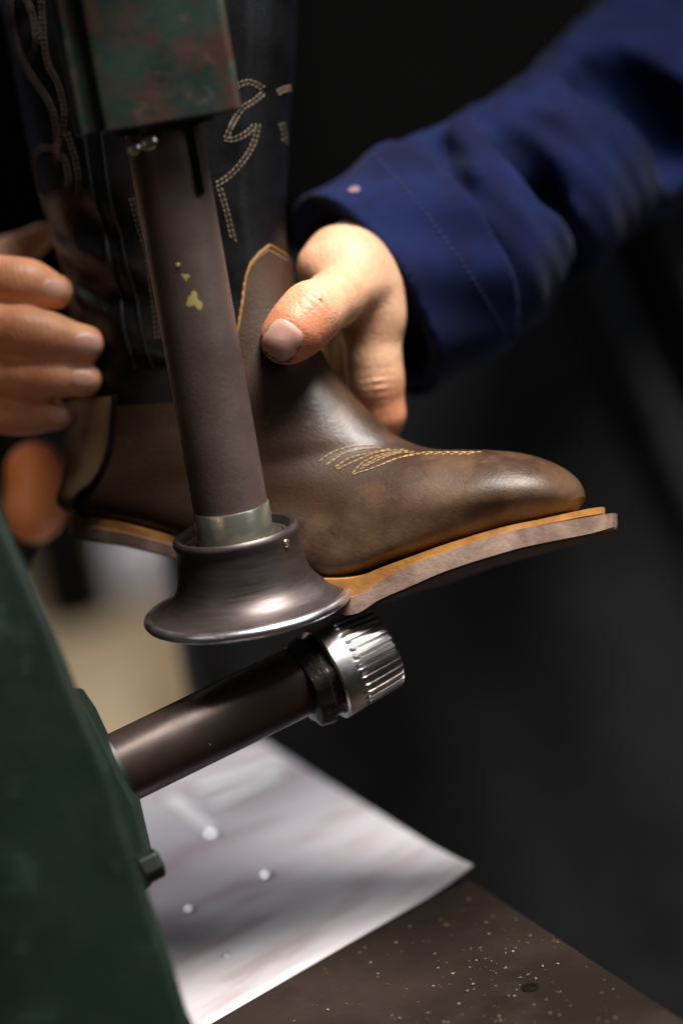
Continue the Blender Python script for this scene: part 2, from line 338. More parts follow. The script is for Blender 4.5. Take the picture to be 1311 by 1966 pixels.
# streaky glare on the sheet, shaped as thin white plates
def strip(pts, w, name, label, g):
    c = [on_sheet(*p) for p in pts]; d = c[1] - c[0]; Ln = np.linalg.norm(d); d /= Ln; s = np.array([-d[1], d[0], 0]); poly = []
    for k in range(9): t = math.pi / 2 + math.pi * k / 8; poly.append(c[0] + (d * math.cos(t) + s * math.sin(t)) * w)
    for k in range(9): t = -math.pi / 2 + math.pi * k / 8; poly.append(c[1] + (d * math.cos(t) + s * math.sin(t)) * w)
    o = mesh(name, *prism(poly, (0, 0, 0.0008)), MT['white'], None, False); tag(o, label, 'glare streak', g); return o
strip([(395, 1512), (525, 1470)], 0.0062, 'glare_strip', 'longest white strip standing for glare on the sheet just under the steel arm', 'glare streaks on the sheet')
strip([(420, 1545), (530, 1492)], 0.005, 'glare_strip', 'white strip standing for glare, below the longest one, nearest the bench edge', 'glare streaks on the sheet')
strip([(330, 1535), (400, 1592)], 0.0045, 'glare_strip', 'short white strip standing for glare, lying crosswise beside the green machine frame', 'glare streaks on the sheet')
def glint_dome(px, py, r, label):  # bright glints on the sheet, shaped as small metal domes
    c = on_sheet(px, py); o = mesh('sheet_glint', *lathe(c, (0, 0, 1), [(-0.0005, r), (0.0, r)] + [(r * 0.35 * math.sin(k * 0.19), r * math.cos(k * 0.19)) for k in range(1, 8)], 24), MT['glint']); tag(o, label, 'glint', 'shiny domes standing for glare on the sheet')
glint_dome(412, 1600, 0.0052, 'largest shiny dome standing for a glare spot, at the end of the crosswise strip')
glint_dome(515, 1680, 0.0042, 'shiny dome standing for a glare spot, right of centre on the sheet')
glint_dome(366, 1746, 0.0034, 'shiny dome standing for a glare spot, beside the bolt of the green frame')
glint_dome(432, 1834, 0.0026, 'smallest shiny dome standing for a glare spot, nearest the front edge of the sheet')
# crumbs of leather dust: uncountable
mb = MB()
def ico(c, r):
    q = [c + np.array(v) * r * rng.uniform(0.5, 1.3, 3) for v in ((1, 0, 0), (-1, 0, 0), (0, 1, 0), (0, -1, 0), (0, 0, 1), (0, 0, -0.6))]
    mb.add(q, [(0, 2, 4), (2, 1, 4), (1, 3, 4), (3, 0, 4), (2, 0, 5), (1, 2, 5), (3, 1, 5), (0, 3, 5)])
for k in range(200):
    cx, cy = (rng.normal(960, 150), rng.normal(1880, 75)) if k % 3 else (rng.uniform(560, 1200), rng.uniform(1730, 1990))
    p = tab(cx, cy)
    ins = (p - eA) @ nn
    sh_ = np.linalg.solve(np.array([[sx[0], sy[0]], [sx[1], sy[1]]]), (p - q1)[:2])
    if ins < 0.004 or (sh_[0] > -0.03): continue
    r = 0.00035 + 0.0007 * rng.random() ** 3
    if k % 60 == 0: r *= 1.9
    ico(p + np.array([0, 0, r * 0.5]), r)
o = mb.build('leather_dust', MT['crumb'], None, False); tag(o, 'tan and pale crumbs of leather dust scattered over the brown bench', 'dust', kind='stuff')

# ------------------------------------------------------------ machine
base = tab(150, 1800)
mc = thing('sole_stitching_machine', base, 'old green painted machine with an upright spindle, flanged roller and ribbed feed wheel', 'machine')
MU = np.array([0, 0, 1.0])
SP = P(477, 1165, 1.222)      # centre of the flange rim on the vertical spindle axis
def SPz(h): return SP + MU * h
ZS = np.array([0, 0, 1.0])
# spindle tube with key slot
sp = mesh('spindle', *lathe(SP, MU, [(0.052, 0.0150), (0.052, 0.0186), (0.30, 0.0186)], 96), MT['spindle'], mc, True, 40)
slot_top = P(372, 150, 1.13); sc_ = P(399, 395, 1.155)
ax_, ay_ = np.array([1.0, 0, 0]), np.array([0, 1.0, 0])
ph = R_(-48)   # slot azimuth measured on the front right of the spindle
sd = np.array([math.cos(ph), math.sin(ph), 0]); stn = np.array([-sd[1], sd[0], 0])
zb = 0.212
prof = []
for k in range(13): t = math.pi + math.pi * k / 12; prof.append(SPz(zb) + stn * 0.0036 * math.cos(t) + MU * 0.0036 * math.sin(t))
prof += [SPz(0.31) + stn * 0.0036, SPz(0.31) - stn * 0.0036]
cut = mesh('cutter', *prism([p + sd * 0.0135 for p in prof], sd * 0.01), MT['dark_cord'], None, False)
bm_ = sp.modifiers.new('slot', 'BOOLEAN'); bm_.operation = 'DIFFERENCE'; bm_.object = cut; bm_.solver = 'EXACT'
cut.location = Vector((0, 0, 0)); bpy.context.view_layer.update()
dg = bpy.context.evaluated_depsgraph_get(); me2 = bpy.data.meshes.new_from_object(sp.evaluated_get(dg)); sp.modifiers.clear(); sp.data = me2
bpy.data.objects.remove(cut)
# nickel ring
mesh('ring', *lathe(SP, MU, [(0.033, 0.0180), (0.033, 0.0192), (0.0525, 0.0194), (0.0532, 0.0190), (0.0532, 0.0187)], 96), MT['ring'], mc, True, 40)
# flange: bored collar, concave flare, thin rolled rim
prof = [(0.030, 0.0205), (0.030, 0.0262), (0.0385, 0.0275), (0.0405, 0.0285), (0.0408, 0.0305), (0.0395, 0.0318), (0.0375, 0.0320), (0.0355, 0.0312), (0.030, 0.0312)]
for k in range(1, 15):
    t = k / 14; prof.append((0.030 - 0.0248 * t, 0.0312 + 0.0032 * t + 0.0088 * t ** 4.5))
prof += [(0.0045, 0.0452), (0.0032, 0.0485), (0.0027, 0.0508)]
fl_ = mesh('flanged_roller', *lathe(SP, MU, prof + [(0.0012, 0.0508), (-0.004, 0.030), (-0.004, 0.018)], 128), MT['flange'], mc, True, 50)
rim = []
for k in range(11): t = math.pi * (0.62 - 1.3 * k / 10); rim.append((0.0006 + 0.0026 * math.sin(t), 0.0509 + 0.0026 * math.cos(t)))
mesh('rim', *lathe(SP, MU, [(0.003, 0.0495)] + rim + [(-0.003, 0.049)], 128), MT['rim'], fl_, True, 60)
mesh('bearing', *lathe(SP, MU, [(0.031, 0.0195), (0.0362, 0.0195), (0.0368, 0.0203), (0.0368, 0.0232), (0.0358, 0.0238), (0.0350, 0.0242), (0.0362, 0.0248), (0.0366, 0.0265), (0.031, 0.0265)], 96), MT['race'], mc, True, 40)
# small set screw on collar
o = mesh('collar_screw', *lathe(SPz(0.0345) + np.array([math.cos(R_(-38)), math.sin(R_(-38)), 0]) * 0.0308, np.array([math.cos(R_(-38)), math.sin(R_(-38)), 0]), [(0, 0.0022), (0.0012, 0.0022), (0.0016, 0.0016)], 16), MT['screw'], fl_)
# head housing
Cx = lambda x, y, z: SP + np.array([x, y, z])
yaw = R_(2)
def hx(x, y): return (x * math.cos(yaw) - y * math.sin(yaw), x * math.sin(yaw) + y * math.cos(yaw))
HB = 0.2475
sec = [(-0.0405, -0.024), (-0.038, -0.0275), (-0.0345, -0.0262), (-0.029, -0.0262), (-0.0265, -0.0315), (0.0365, -0.0325), (0.0385, -0.030), (0.0385, 0.034), (-0.0405, 0.034)]
poly = [Cx(*hx(x, y), HB) for x, y in sec]
hd = mesh('head_housing', *prism(poly, (0, 0, 0.22)), MT['green'], mc, False); bevel(hd, 0.0016)
# recessed dark bushing under the housing
mesh('bushing', *lathe(SPz(HB - 0.0035), MU, [(0, 0.0225), (0, 0.0255), (0.006, 0.0255)], 48), MT['bolt'], mc, True, 40)
for (px, py, r) in ((285, 270, 0.0046), (257, 283, 0.0034)):
    c = P(px, py, 1.142)
    mesh('set_screw', *lathe(c, -F, [(-0.004, r), (0, r), (r * 0.25, r * 0.85), (r * 0.4, r * 0.45)], 20), MT['screw'], mc)
# paint blots on spindle
trs = bvh(sp)
def patch(tr, cx, cy, rx, ry, rot, mat_, name, parent, th=0.0004, lift=0.0002, n=26, rings=6, wob=0.0, shape=2.0, dome=0.0):
    V = []; Fs = []; rot = R_(rot); pts = []
    for j in range(rings + 1):
        for i in range(n):
            t = 2 * math.pi * i / n; f = j / rings
            w = 1 + wob * math.sin(3 * t + cx) + wob * 0.6 * math.sin(5 * t + cy)
            c_, s_ = math.cos(t), math.sin(t)
            ex, ey = rx * f * w * abs(c_) ** (2 / shape) * np.sign(c_), ry * f * w * abs(s_) ** (2 / shape) * np.sign(s_)
            x = cx + ex * math.cos(rot) - ey * math.sin(rot); y = cy + ex * math.sin(rot) + ey * math.cos(rot)
            pts.append((x, y, f))
    last = None
    for x, y, f in pts:
        p, nr = cast(tr, x, y)
        if p is None: p, nr = last
        last = (p, nr); V.append(p + nr * (lift + (th + dome * (1 - f * f)) * (1 if f < 0.999 else 0)))
    for j in range(rings):
        for i in range(n): Fs.append((j * n + i, j * n + (i + 1) % n, (j + 1) * n + (i + 1) % n, (j + 1) * n + i))
    return mesh(name, V, Fs, mat_, parent)
patch(trs, 373, 578, 17, 12, 50, MT['yellow'], 'paint_blot', sp, wob=0.3, th=0.00006, lift=0.00003)
patch(trs, 356, 531, 7, 6, 20, MT['yellow'], 'paint_blot', sp, wob=0.3, th=0.00006, lift=0.00003)
patch(trs, 342, 508, 4, 4, 0, MT['yellow'], 'paint_blot', sp)
# lower arm
def camv(x, y, z): return RT * x + UP * y - F * z      # z: away from the camera is negative here
AX = RT * math.cos(R_(17)) * math.cos(R_(25)) + UP * math.cos(R_(17)) * math.sin(R_(25)) + F * math.sin(R_(17))
WC = P(600, 1296, 1.226)   # a point on the arm's axis
ar = mesh('lower_arm', *lathe(WC, AX, [(-0.17, 0.0180), (0.0, 0.0180), (0.012, 0.0175)], 96), MT['arm'], mc, True, 40)
perp = np.cross(AX, F); perp /= np.linalg.norm(perp); perp = perp if perp @ UP < 0 else -perp
WO = WC + perp * pxr(10, 1.23)
def rib(h, r, t):
    if h < 0.0165: return r
    ph_ = (t * 32 / (2 * math.pi)) % 1; tri = min(ph_, 1 - ph_) * 2
    g = min(1.0, max(0, (tri - 0.28) / 0.28)); f = min(1, (h - 0.0165) / 0.004); return r - 0.0024 * (1 - g) * f
hs = [(0.0065, 0.0165), (0.006, 0.0236), (0.0068, 0.0245)] + [(0.007 + 0.0325 * k / 24, 0.0247 - 0.0026 * (k / 24) ** 1.2) for k in range(0, 25)] + [(0.0402, 0.0214), (0.0410, 0.0200), (0.0412, 0.006)]
wh = mesh('feed_wheel', *lathe(WO, AX, hs, 32 * 14, rib), MT['wheel'], mc, True, 35)
def grease(h, r, t): return r * (1 + 0.04 * math.sin(5 * t + 60 * h) + 0.03 * math.sin(9 * t + 1)) 
mesh('hub', *lathe(WO, AX, [(-0.0085, 0.0175), (-0.0075, 0.0215), (0.0, 0.0228), (0.002, 0.0205), (0.0045, 0.0205), (0.0075, 0.0222), (0.0085, 0.018)], 72, grease), MT['grease'], mc, True, 40)
# frame casting: big green slab in the foreground, tapering upward
ZF = 1.075
fp = [(-60, 880), (5, 985), (52, 1090), (100, 1200), (160, 1350), (215, 1480), (262, 1640), (300, 1760), (335, 1860), (372, 1985), (430, 2200), (-400, 2200), (-400, 880)]
ext = F * 0.075 + RT * (-0.012)
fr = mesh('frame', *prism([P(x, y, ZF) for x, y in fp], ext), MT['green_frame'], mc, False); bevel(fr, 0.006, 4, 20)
# flange plate behind the slab, carrying the arm boss
ZP = 1.158
pp = [(150, 1330), (176, 1368), (238, 1500), (262, 1545), (284, 1640), (296, 1700), (262, 1728), (120, 1700), (60, 1330)]
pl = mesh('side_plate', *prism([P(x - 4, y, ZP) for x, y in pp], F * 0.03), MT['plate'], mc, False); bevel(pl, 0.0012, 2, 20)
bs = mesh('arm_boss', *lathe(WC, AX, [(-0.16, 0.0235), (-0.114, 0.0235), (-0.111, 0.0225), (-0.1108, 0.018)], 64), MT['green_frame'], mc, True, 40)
bc = P(292, 1662, 1.150)
x_, y_, z_ = basis(AX)
bo = mesh('bolt', *lathe(bc, AX, [(-0.03, 0.0055), (-0.006, 0.0055), (-0.006, 0.0078), (0.003, 0.0078), (0.0045, 0.0065)], 6), MT['bolt'], mc, False); bevel(bo, 0.0008)
# hidden column joining frame and head, left of the picture
q = P(-330, 1000, 1.10)
box('column', (q[0] - 0.18, q[1], (ZT + 1.35) / 2 + 0.01), np.eye(3), (0.05, 0.05, (1.35 - ZT) / 2 - 0.01), MT['green_frame'], mc, 0.006)
hp = SPz(0.40); 
box('top_beam', ((hp[0] + q[0] - 0.18) / 2 - 0.02, (hp[1] + q[1]) / 2, 1.315 + 0.05), np.eye(3), (abs(hp[0] - q[0] + 0.18) / 2 + 0.04, 0.045, 0.04), MT['green_frame'], mc, 0.006)

# orange knob on its lever, left
kb = thing('lever_knob', P(68, 935, 1.42), 'rounded orange knob on a short dark lever left of the boot heel', 'knob')
def egg(p):
    c0, c1 = P(66, 905, 1.42), P(72, 965, 1.42); return smin(cone(p, c0, c1, pxr(58, 1.42), pxr(56, 1.42)), cone(p, P(60, 1000, 1.42), P(60, 1000, 1.42) + F * 0.001, pxr(35, 1.42), pxr(35, 1.42)), 0.02)
c = P(68, 935, 1.42); V, Q = nets(egg, c - 0.07, c + 0.07, 0.003); npmesh('grip', V, Q, MT['orange'], kb)
lv = mesh('lever', *tube([P(58, 1000, 1.42), P(30, 1080, 1.43), P(-40, 1200, 1.44), P(-300, 1700, 1.45)], 0.008, 16), MT['steel_dark'], kb)

# ------------------------------------------------------------ boot
BO = P(600, 900, 1.268); yawb = R_(20)
bu = RT * math.cos(yawb) - F * math.sin(yawb); bv_ = UP; bn = np.cross(bu, bv_); bn = bn if bn @ F < 0 else -bn   # bn: lateral, towards the viewer
def bp(px, py, off=0.0):
    d = P(px, py, 1) - CAM; t = ((BO + bn * off - CAM) @ bn) / (d @ bn); return CAM + d * t
secs = [  # front px, back px, half width (m), boxiness
 (571, -80, 0, -80, .052, 0), (569, 0, 8, 0, .052, 0), (567, 90, 24, 90, .051, 0), (558, 190, 44, 190, .050, 0), (550, 300, 66, 300, .048, 0), (545, 400, 90, 400, .046, 0),
 (550, 480, 112, 480, .042, 0), (562, 550, 128, 550, .039, 0), (586, 620, 138, 640, .037, 0), (622, 690, 143, 715, .036, 0), (664, 747, 143, 780, .036, 0),
 (708, 793, 136, 850, .035, 0), (752, 832, 134, 915, .035, .1), (792, 853, 142, 978, .034, .4), (838, 863, 290, 1014, .035, .9), (888, 864, 430, 1054, .037, 1), (938, 865, 560, 1088, .041, 1),
 (985, 869, 680, 1110, .043, 1), (1030, 879, 800, 1074, .042, 1), (1070, 896, 900, 1042, .038, 1), (1097, 916, 990, 1013, .031, 1), (1111, 936, 1055, 994, .022, 1), (1117, 955, 1096, 980, .012, .8)]
rows = []
for ax1, ay1, bx1, by1, hw, bx in secs:
    a = bp(ax1, ay1); b_ = bp(bx1, by1); rows.append([*a, *b_, hw, bx])
NS = 260; SEC = catmull(rows, NS); SEC[:, 6] = np.maximum(SEC[:, 6], 0.003)
SMAX = len(secs) - 1.0
def bsurf(s, th, off=0.0):
    """s: section coordinate in units of the table above; th: 0 front/top .. pi back/bottom on the near side"""
    q = np.clip(s / SMAX, 0, 1) * (NS - 1); i = min(int(q), NS - 2); t = q - i; r = SEC[i] * (1 - t) + SEC[i + 1] * t
    A, B, hw, bx = r[0:3], r[3:6], r[6], min(max(r[7], 0), 1)
    c, sn = math.cos(th), math.sin(th)
    e = 2 + (3.6 * bx if c < 0 else 0.1 * bx)
    cc = math.copysign(abs(c) ** (2 / e), c); ss = math.copysign(abs(sn) ** (2 / e), sn)
    mid = (A + B) / 2; ha = (A - B) / 2; L_ = np.linalg.norm(ha)
    return mid + ha * (cc * (L_ + off) / L_) + bn * (ss * (hw + off))
boot = thing('cowboy_boot', bp(600, 1100), 'western boot with black stitched shaft, brown leather foot and untrimmed tan welt', 'boot')
def grid(fn, us, vs, closed_v=False):
    V = [fn(u, v) for u in us for v in vs]; n = len(vs); Fs = []
    for i in range(len(us) - 1):
        for j in range(n if closed_v else n - 1): Fs.append((i * n + j, i * n + (j + 1) % n, (i + 1) * n + (j + 1) % n, (i + 1) * n + j))
    return V, Fs
TH = [2 * math.pi * i / 96 for i in range(96)]
# wrinkles at the ankle and slump of the shaft
def shaft_pt(s, th):
    p = bsurf(s, th, -0.0012)
    near = max(0, math.sin(th))
    w = 0.0
    for (s0, t0, ws, wt, a) in WR: w += a * math.exp(-((s - s0 + 0.6 * (th - t0)) / ws) ** 2 - ((th - t0) / wt) ** 2)
    rp = 0.0005 * math.sin(7 * th + 1.3 * s) * math.sin(2.1 * s) + (0.0011 * math.sin(9 * th + 2.3 * math.sin(1.9 * s)) * math.sin(3.3 * s + 5 * th) if th > 1.9 else 0.0) * min(1, max(0, (th - 1.9) / 0.3))
    return p + bn * (near * (w + rp))
WR = [(6.2, 2.3, .35, .5, .004), (7.0, 2.3, .3, .5, -.005), (7.8, 2.2, .4, .5, .004), (2.0, 2.3, 1.0, .25, .003), (2.6, 2.7, .8, .2, -.004), (4.6, 2.5, .6, .3, .003), (5.4, 2.0, .5, .3, -.004), (2.6, 0.60, 9.0, .07, .0030), (8.6, 1.9, .3, .6, .002)]
us = np.linspace(0, 10.3, 190)
V, Fs = grid(shaft_pt, us, TH, True)
# rolled inner lining down from the top
shaft = mesh('shaft', V, Fs, MT['black_leather'], boot)
# vamp: starts at a tongue on the front and sweeps down to the sides
tongue = [(0.0, 6.1), (0.35, 5.88), (0.62, 5.78), (0.80, 5.92), (1.0, 6.5), (1.12, 7.1), (1.25, 8.0), (1.5, 9.1), (1.8, 9.75), (2.4, 9.85), (3.1416, 9.7), (3.8, 9.8), (4.7, 9.3), (5.2, 8.0), (5.7, 6.3), (6.2832, 6.1)]
_g = [(s_, t_) for s_ in np.linspace(4.5, 10.5, 241) for t_ in np.linspace(0.02, 3.1, 240)]
_gp = np.array([proj(bsurf(a, b_))[:2] for a, b_ in _g])
def inv(x, y):
    i = np.argmin((_gp[:, 0] - x) ** 2 + (_gp[:, 1] - y) ** 2); return _g[i][1], _g[i][0]
near = [inv(x, y) for x, y in ((549, 490), (532, 478), (515, 468), (497, 484), (480, 503), (471, 530), (466, 570), (458, 620), (440, 680), (400, 735), (340, 772), (240, 778), (160, 778))]
near.sort(); t0_ = near[0]
tongue = [(0.0, t0_[1])] + [q for q in near if 0 < q[0] < 3.0] + [(3.1416, near[-1][1]), (3.8, 9.8), (4.7, 9.3), (5.2, 8.0), (5.7, 6.3), (6.2832, t0_[1])]
print('tongue', tongue)
tt = np.array([t for t, _ in tongue]); tv = np.array([v for _, v in tongue])
def sb(th): return float(np.interp(th % (2 * math.pi), tt, tv))
THV = sorted(set(list(np.linspace(0, 2 * math.pi, 241)[:-1]) + [q[0] for q in near if 0 < q[0] < 3.0]))
def vamp_pt(f, th):
    s0 = sb(th); e = 0.0006 if f >= 0 else -0.002
    s = s0 + (SMAX - s0) * max(f, 0) ** 1.0
    p = bsurf(s, th, e)
    return p
fs_ = [-1] + list(np.linspace(0, 1, 240))
V, Fs = grid(vamp_pt, fs_, THV, True)
V = V; Fs.append(tuple(len(V) - len(THV) + k for k in range(len(THV))))
vamp = mesh('vamp', V, Fs, MT['brown_leather'], boot, True, 50)
# heel counter overlay with its dark seam cord
def thc(s): return float(np.interp(s, [9.8, 10.5, 11.5, 12.5, 13.1, 13.5], [2.10, 2.14, 2.18, 2.22, 2.45, 2.75]))
def cnt_pt(s, f):
    a = thc(s); th = a + (2 * math.pi - 2 * a) * f
    return bsurf(s, th, 0.0016 if 0.001 < f < 0.999 else 0.0)
V, Fs = grid(cnt_pt, np.linspace(9.9, 13.3, 60), [0, 0.02] + list(np.linspace(0.05, 0.95, 60)) + [0.98, 1])
mesh('heel_counter', V, Fs, MT['brown_counter'], boot)
mb = MB(); mb.add(*tube([bsurf(s, thc(s) - 0.03, 0.0012) for s in np.linspace(9.85, 13.4, 60)], 0.0019, 10)); mb.build('seam_cord', MT['dark_cord'], boot)
# black piping up the side of the shaft
mb = MB(); mb.add(*tube([shaft_pt(s, 1.87) + bn * 0.0004 for s in np.linspace(0, 9.2, 90)], 0.0012, 8)); mb.add(*tube([shaft_pt(s, 1.72) + bn * 0.0004 for s in np.linspace(0, 9.2, 90)], 0.0009, 8)); mb.build('side_piping', MT['black_leather'], boot)
# front edge pull tab
# stitching
trb = {'shaft': bvh(shaft), 'vamp': bvh(vamp)}
def stitch(mb, tr, pts, n_curve=60, length=0.0021, gap=0.0006, r=0.00024, lift=0.0003, tilt=0):
    pts = catmull(pts, n_curve); W3 = []
    for x, y in pts:
        p, nr = cast(tr, x, y)
        if p is None: continue
        W3.append(p + nr * lift)
    if len(W3) < 2: return
    d = [0]
    for a, b_ in zip(W3, W3[1:]): d.append(d[-1] + np.linalg.norm(b_ - a))
    d = np.array(d); W3 = np.array(W3); at = lambda q: np.array([np.interp(q, d, W3[:, k]) for k in range(3)])
    q = 0
    while q + length < d[-1]:
        a, m_, b_ = at(q), at(q + length / 2), at(q + length)
        tg = (b_ - a) / (np.linalg.norm(b_ - a) + 1e-9); sd_ = np.cross(tg, F); sd_ = sd_ / (np.linalg.norm(sd_) + 1e-9) * tilt
        a, b_ = a - sd_, b_ + sd_
        mb.add(*tube([a, a * .7 + m_ * .3, m_, b_ * .7 + m_ * .3, b_], [r * .4, r, r * 1.1, r, r * .4], 6)); q += length + gap
mbs = MB()
def rows_off(pts, k, dx, dy=0):
    w = 7.5; k = min(k, 2); c = catmull(pts, 24); t = np.gradient(c, axis=0); t /= np.linalg.norm(t, axis=1)[:, None] + 1e-9; nrm = np.stack([-t[:, 1], t[:, 0]], 1)
    sg = 1 if (nrm @ np.array([dx, dy])).sum() >= 0 else -1
    return [list(map(tuple, c + nrm * (w * i * sg))) for i in range(k)]
for pts in rows_off([(455, 168), (478, 160), (505, 173)], 2, 3, -9): stitch(mbs, trb['shaft'], pts, length=0.0019, gap=0.0008, r=0.00024, tilt=0.00025)
for pts in rows_off([(440, 240), (462, 205), (485, 190), (506, 172)], 2, 7, 3): stitch(mbs, trb['shaft'], pts, length=0.0019, gap=0.0008, r=0.00024, tilt=0.00025)
for pts in rows_off([(450, 222), (436, 250), (431, 268), (450, 270), (475, 258), (496, 237)], 3, 4, -5): stitch(mbs, trb['shaft'], pts, length=0.0019, gap=0.0008, r=0.00024, tilt=0.00025)
for pts in rows_off([(499, 238), (490, 275), (468, 312), (440, 342), (414, 358)], 3, -6, -4): stitch(mbs, trb['shaft'], pts, length=0.0019, gap=0.0008, r=0.00024, tilt=0.00025)
for pts in rows_off([(418, 362), (430, 400), (437, 430), (446, 466)], 3, 5, -2): stitch(mbs, trb['shaft'], pts, length=0.0019, gap=0.0008, r=0.00024, tilt=0.00025)
mbs.build('shaft_stitching', MT['thread_pale'], boot); mbs = MB()
for pts in rows_off([(531, 174), (540, 168), (556, 164)], 3, 4, 6): stitch(mbs, trb['shaft'], pts, length=0.0019, gap=0.0008, r=0.00024, tilt=0.00025)
for pts in rows_off([(536, 236), (541, 255), (543, 280)], 2, 5, 0): stitch(mbs, trb['shaft'], pts, length=0.0019, gap=0.0008, r=0.00024, tilt=0.00025)
mbs.build('shaft_stitching', MT['thread_pale'], boot); mbs = MB()
# left side scrolls
for pts in rows_off([(84, -20), (86, 40), (90, 90), (98, 125), (116, 160), (127, 205), (124, 250), (112, 290)], 3, -8, 3): stitch(mbs, trb['shaft'], pts, length=0.0019, gap=0.0008, r=0.00024, tilt=0.00025)
for pts in rows_off([(14, -20), (20, 40), (34, 100), (60, 150), (88, 190), (102, 230), (106, 280), (100, 320)], 3, 9, 0): stitch(mbs, trb['shaft'], pts, length=0.0019, gap=0.0008, r=0.00024, tilt=0.00025)
for pts in rows_off([(112, 290), (78, 288), (68, 320), (72, 360), (94, 395), (118, 385), (128, 345), (120, 305), (104, 300)], 2, 6, -4): stitch(mbs, trb['shaft'], pts, length=0.0019, gap=0.0008, r=0.00024, tilt=0.00025)
for pts in rows_off([(126, 255), (140, 300), (148, 350), (142, 400), (130, 450), (150, 500), (180, 540), (205, 600)], 3, 5, 0): stitch(mbs, trb['shaft'], pts, length=0.0019, gap=0.0008, r=0.00024, tilt=0.00025)
for pts in rows_off([(40, -20), (60, 30), (66, 80), (50, 120)], 2, 5, 0): stitch(mbs, trb['shaft'], pts, length=0.0019, gap=0.0008, r=0.00024, tilt=0.00025)
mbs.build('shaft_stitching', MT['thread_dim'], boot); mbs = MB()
for pts in rows_off([(250, 380), (262, 430), (278, 480), (290, 560), (300, 660)], 2, 8, 0): stitch(mbs, trb['shaft'], pts, length=0.0019, gap=0.0008, r=0.00024, tilt=0.00025)
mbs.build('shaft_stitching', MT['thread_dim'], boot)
mbv = MB()
toe = [[(612, 887), (640, 868), (680, 857), (728, 855)], [(626, 893), (660, 872), (700, 862), (742, 861)], [(643, 898), (672, 880), (712, 870), (756, 861)], [(646, 902), (690, 882), (730, 868), (775, 864)],
       [(676, 910), (700, 886), (738, 872), (790, 865)], [(690, 902), (722, 886), (760, 872), (800, 868)], [(676, 912), (722, 897), (765, 880), (806, 870)], [(694, 896), (730, 878), (770, 868)], [(720, 898), (758, 882), (800, 873)]]
for pts in toe: stitch(mbv, trb['vamp'], pts, length=0.0028, gap=0.0003, r=0.00027)
for i in range(7):
    x = 800 + i * 16; stitch(mbv, trb['vamp'], [(x, 874), (x + 14, 869.5), (x + 30, 868.5)], length=0.0028, gap=0.0003, r=0.00027)
mbv.build('vamp_stitching', MT['thread'], boot); mbv = MB()
edge = [bsurf(sb(t) + 0.14, t + 0.03, 0.0009) for t in np.linspace(0.05, 1.5, 120)]
for k in range(0, 118, 3): mbv.add(*tube([edge[k], edge[k + 1], edge[k + 2]], [.00015, .0003, .00015], 6))
mbv.build('vamp_stitching', MT['thread'], boot)
mb = MB(); mb.add(*tube([bsurf(sb(t) + 0.01, t, 0.0008) for t in np.linspace(0.02, 1.6, 120)], 0.00045, 8)); mb.build('tongue_edge', MT['welt'], boot)

# sole: welt layer and outsole, near edge traced, real width across
SOLE = [  # x of near edge stations: welt top y, welt/outsole line y, outsole bottom y, half width, lateral tilt (deg)
 (134, 992, 1006, 1022, .006, 0), (150, 990, 1008, 1030, .020, 0), (190, 996, 1014, 1038, .031, -2), (250, 1010, 1026, 1048, .035, -4), (340, 1034, 1050, 1072, .034, -6), (430, 1070, 1090, 1112, .034, -8), (520, 1100, 1124, 1150, .037, -9), (600, 1112, 1140, 1170, .042, -9),
 (676, 1110, 1146, 1180, .046, -7), (730, 1090, 1115, 1151, .048, -3), (790, 1068, 1084, 1125, .049, -2), (860, 1043, 1058, 1095, .048, -1), (960, 1013, 1025, 1063, .043, 0), (1033, 997, 1008, 1043, .034, 1), (1100, 981, 994, 1027, .022, 2), (1130, 975, 988, 1018, .013, 2), (1146, 973, 985, 1012, .004, 2)]
def solebuild(i0, i1, name, mt, shrink, tipx, parent):
    tab_ = catmull([list(r) for r in SOLE], 240); V = []; Fs = []; ntop = 14
    base_c = []
    for r in tab_:
        x, ya, yb, yc, W_, tl = r; W_ = max(W_, 0.004) ; y0, y1 = ((ya, yb), (yb, yc), (yc, yc + 4))[i0]
        wdir = bn * math.cos(R_(tl)) + UP * math.sin(R_(tl)); 
        E0 = bp(x + tipx * max(0, (x - 1000) / 140), y0, W_); E1 = bp(x + tipx * max(0, (x - 1000) / 140), y1, W_)
        jag = 0.0003 * math.sin(x * 0.05)
        C0 = E0 - wdir * W_; C1 = E1 - wdir * W_; Wn = W_ - shrink + jag
        for k in range(ntop + 1): V.append(C0 + wdir * (Wn * (1 - 2 * k / ntop)))
        for k in range(ntop + 1): V.append(C1 - wdir * (Wn * (1 - 2 * k / ntop)))
    n = 2 * (ntop + 1); m_ = len(tab_)
    for i in range(m_ - 1):
        for k in range(n): Fs.append((i * n + k, i * n + (k + 1) % n, (i + 1) * n + (k + 1) % n, (i + 1) * n + k))
    Fs.append(tuple(range(n))[::-1]); Fs.append(tuple(range((m_ - 1) * n, m_ * n)))
    o = mesh(name, V, Fs, mt, parent, True, 40); return o
solebuild(0, 1, 'welt', MT['welt'], 0.0014, 8, boot)
solebuild(1, 2, 'outsole', MT['outsole'], -0.0004, 30, boot)
solebuild(2, 3, 'sole_underside', MT['sole_dark'], 0.0012, 30, boot)

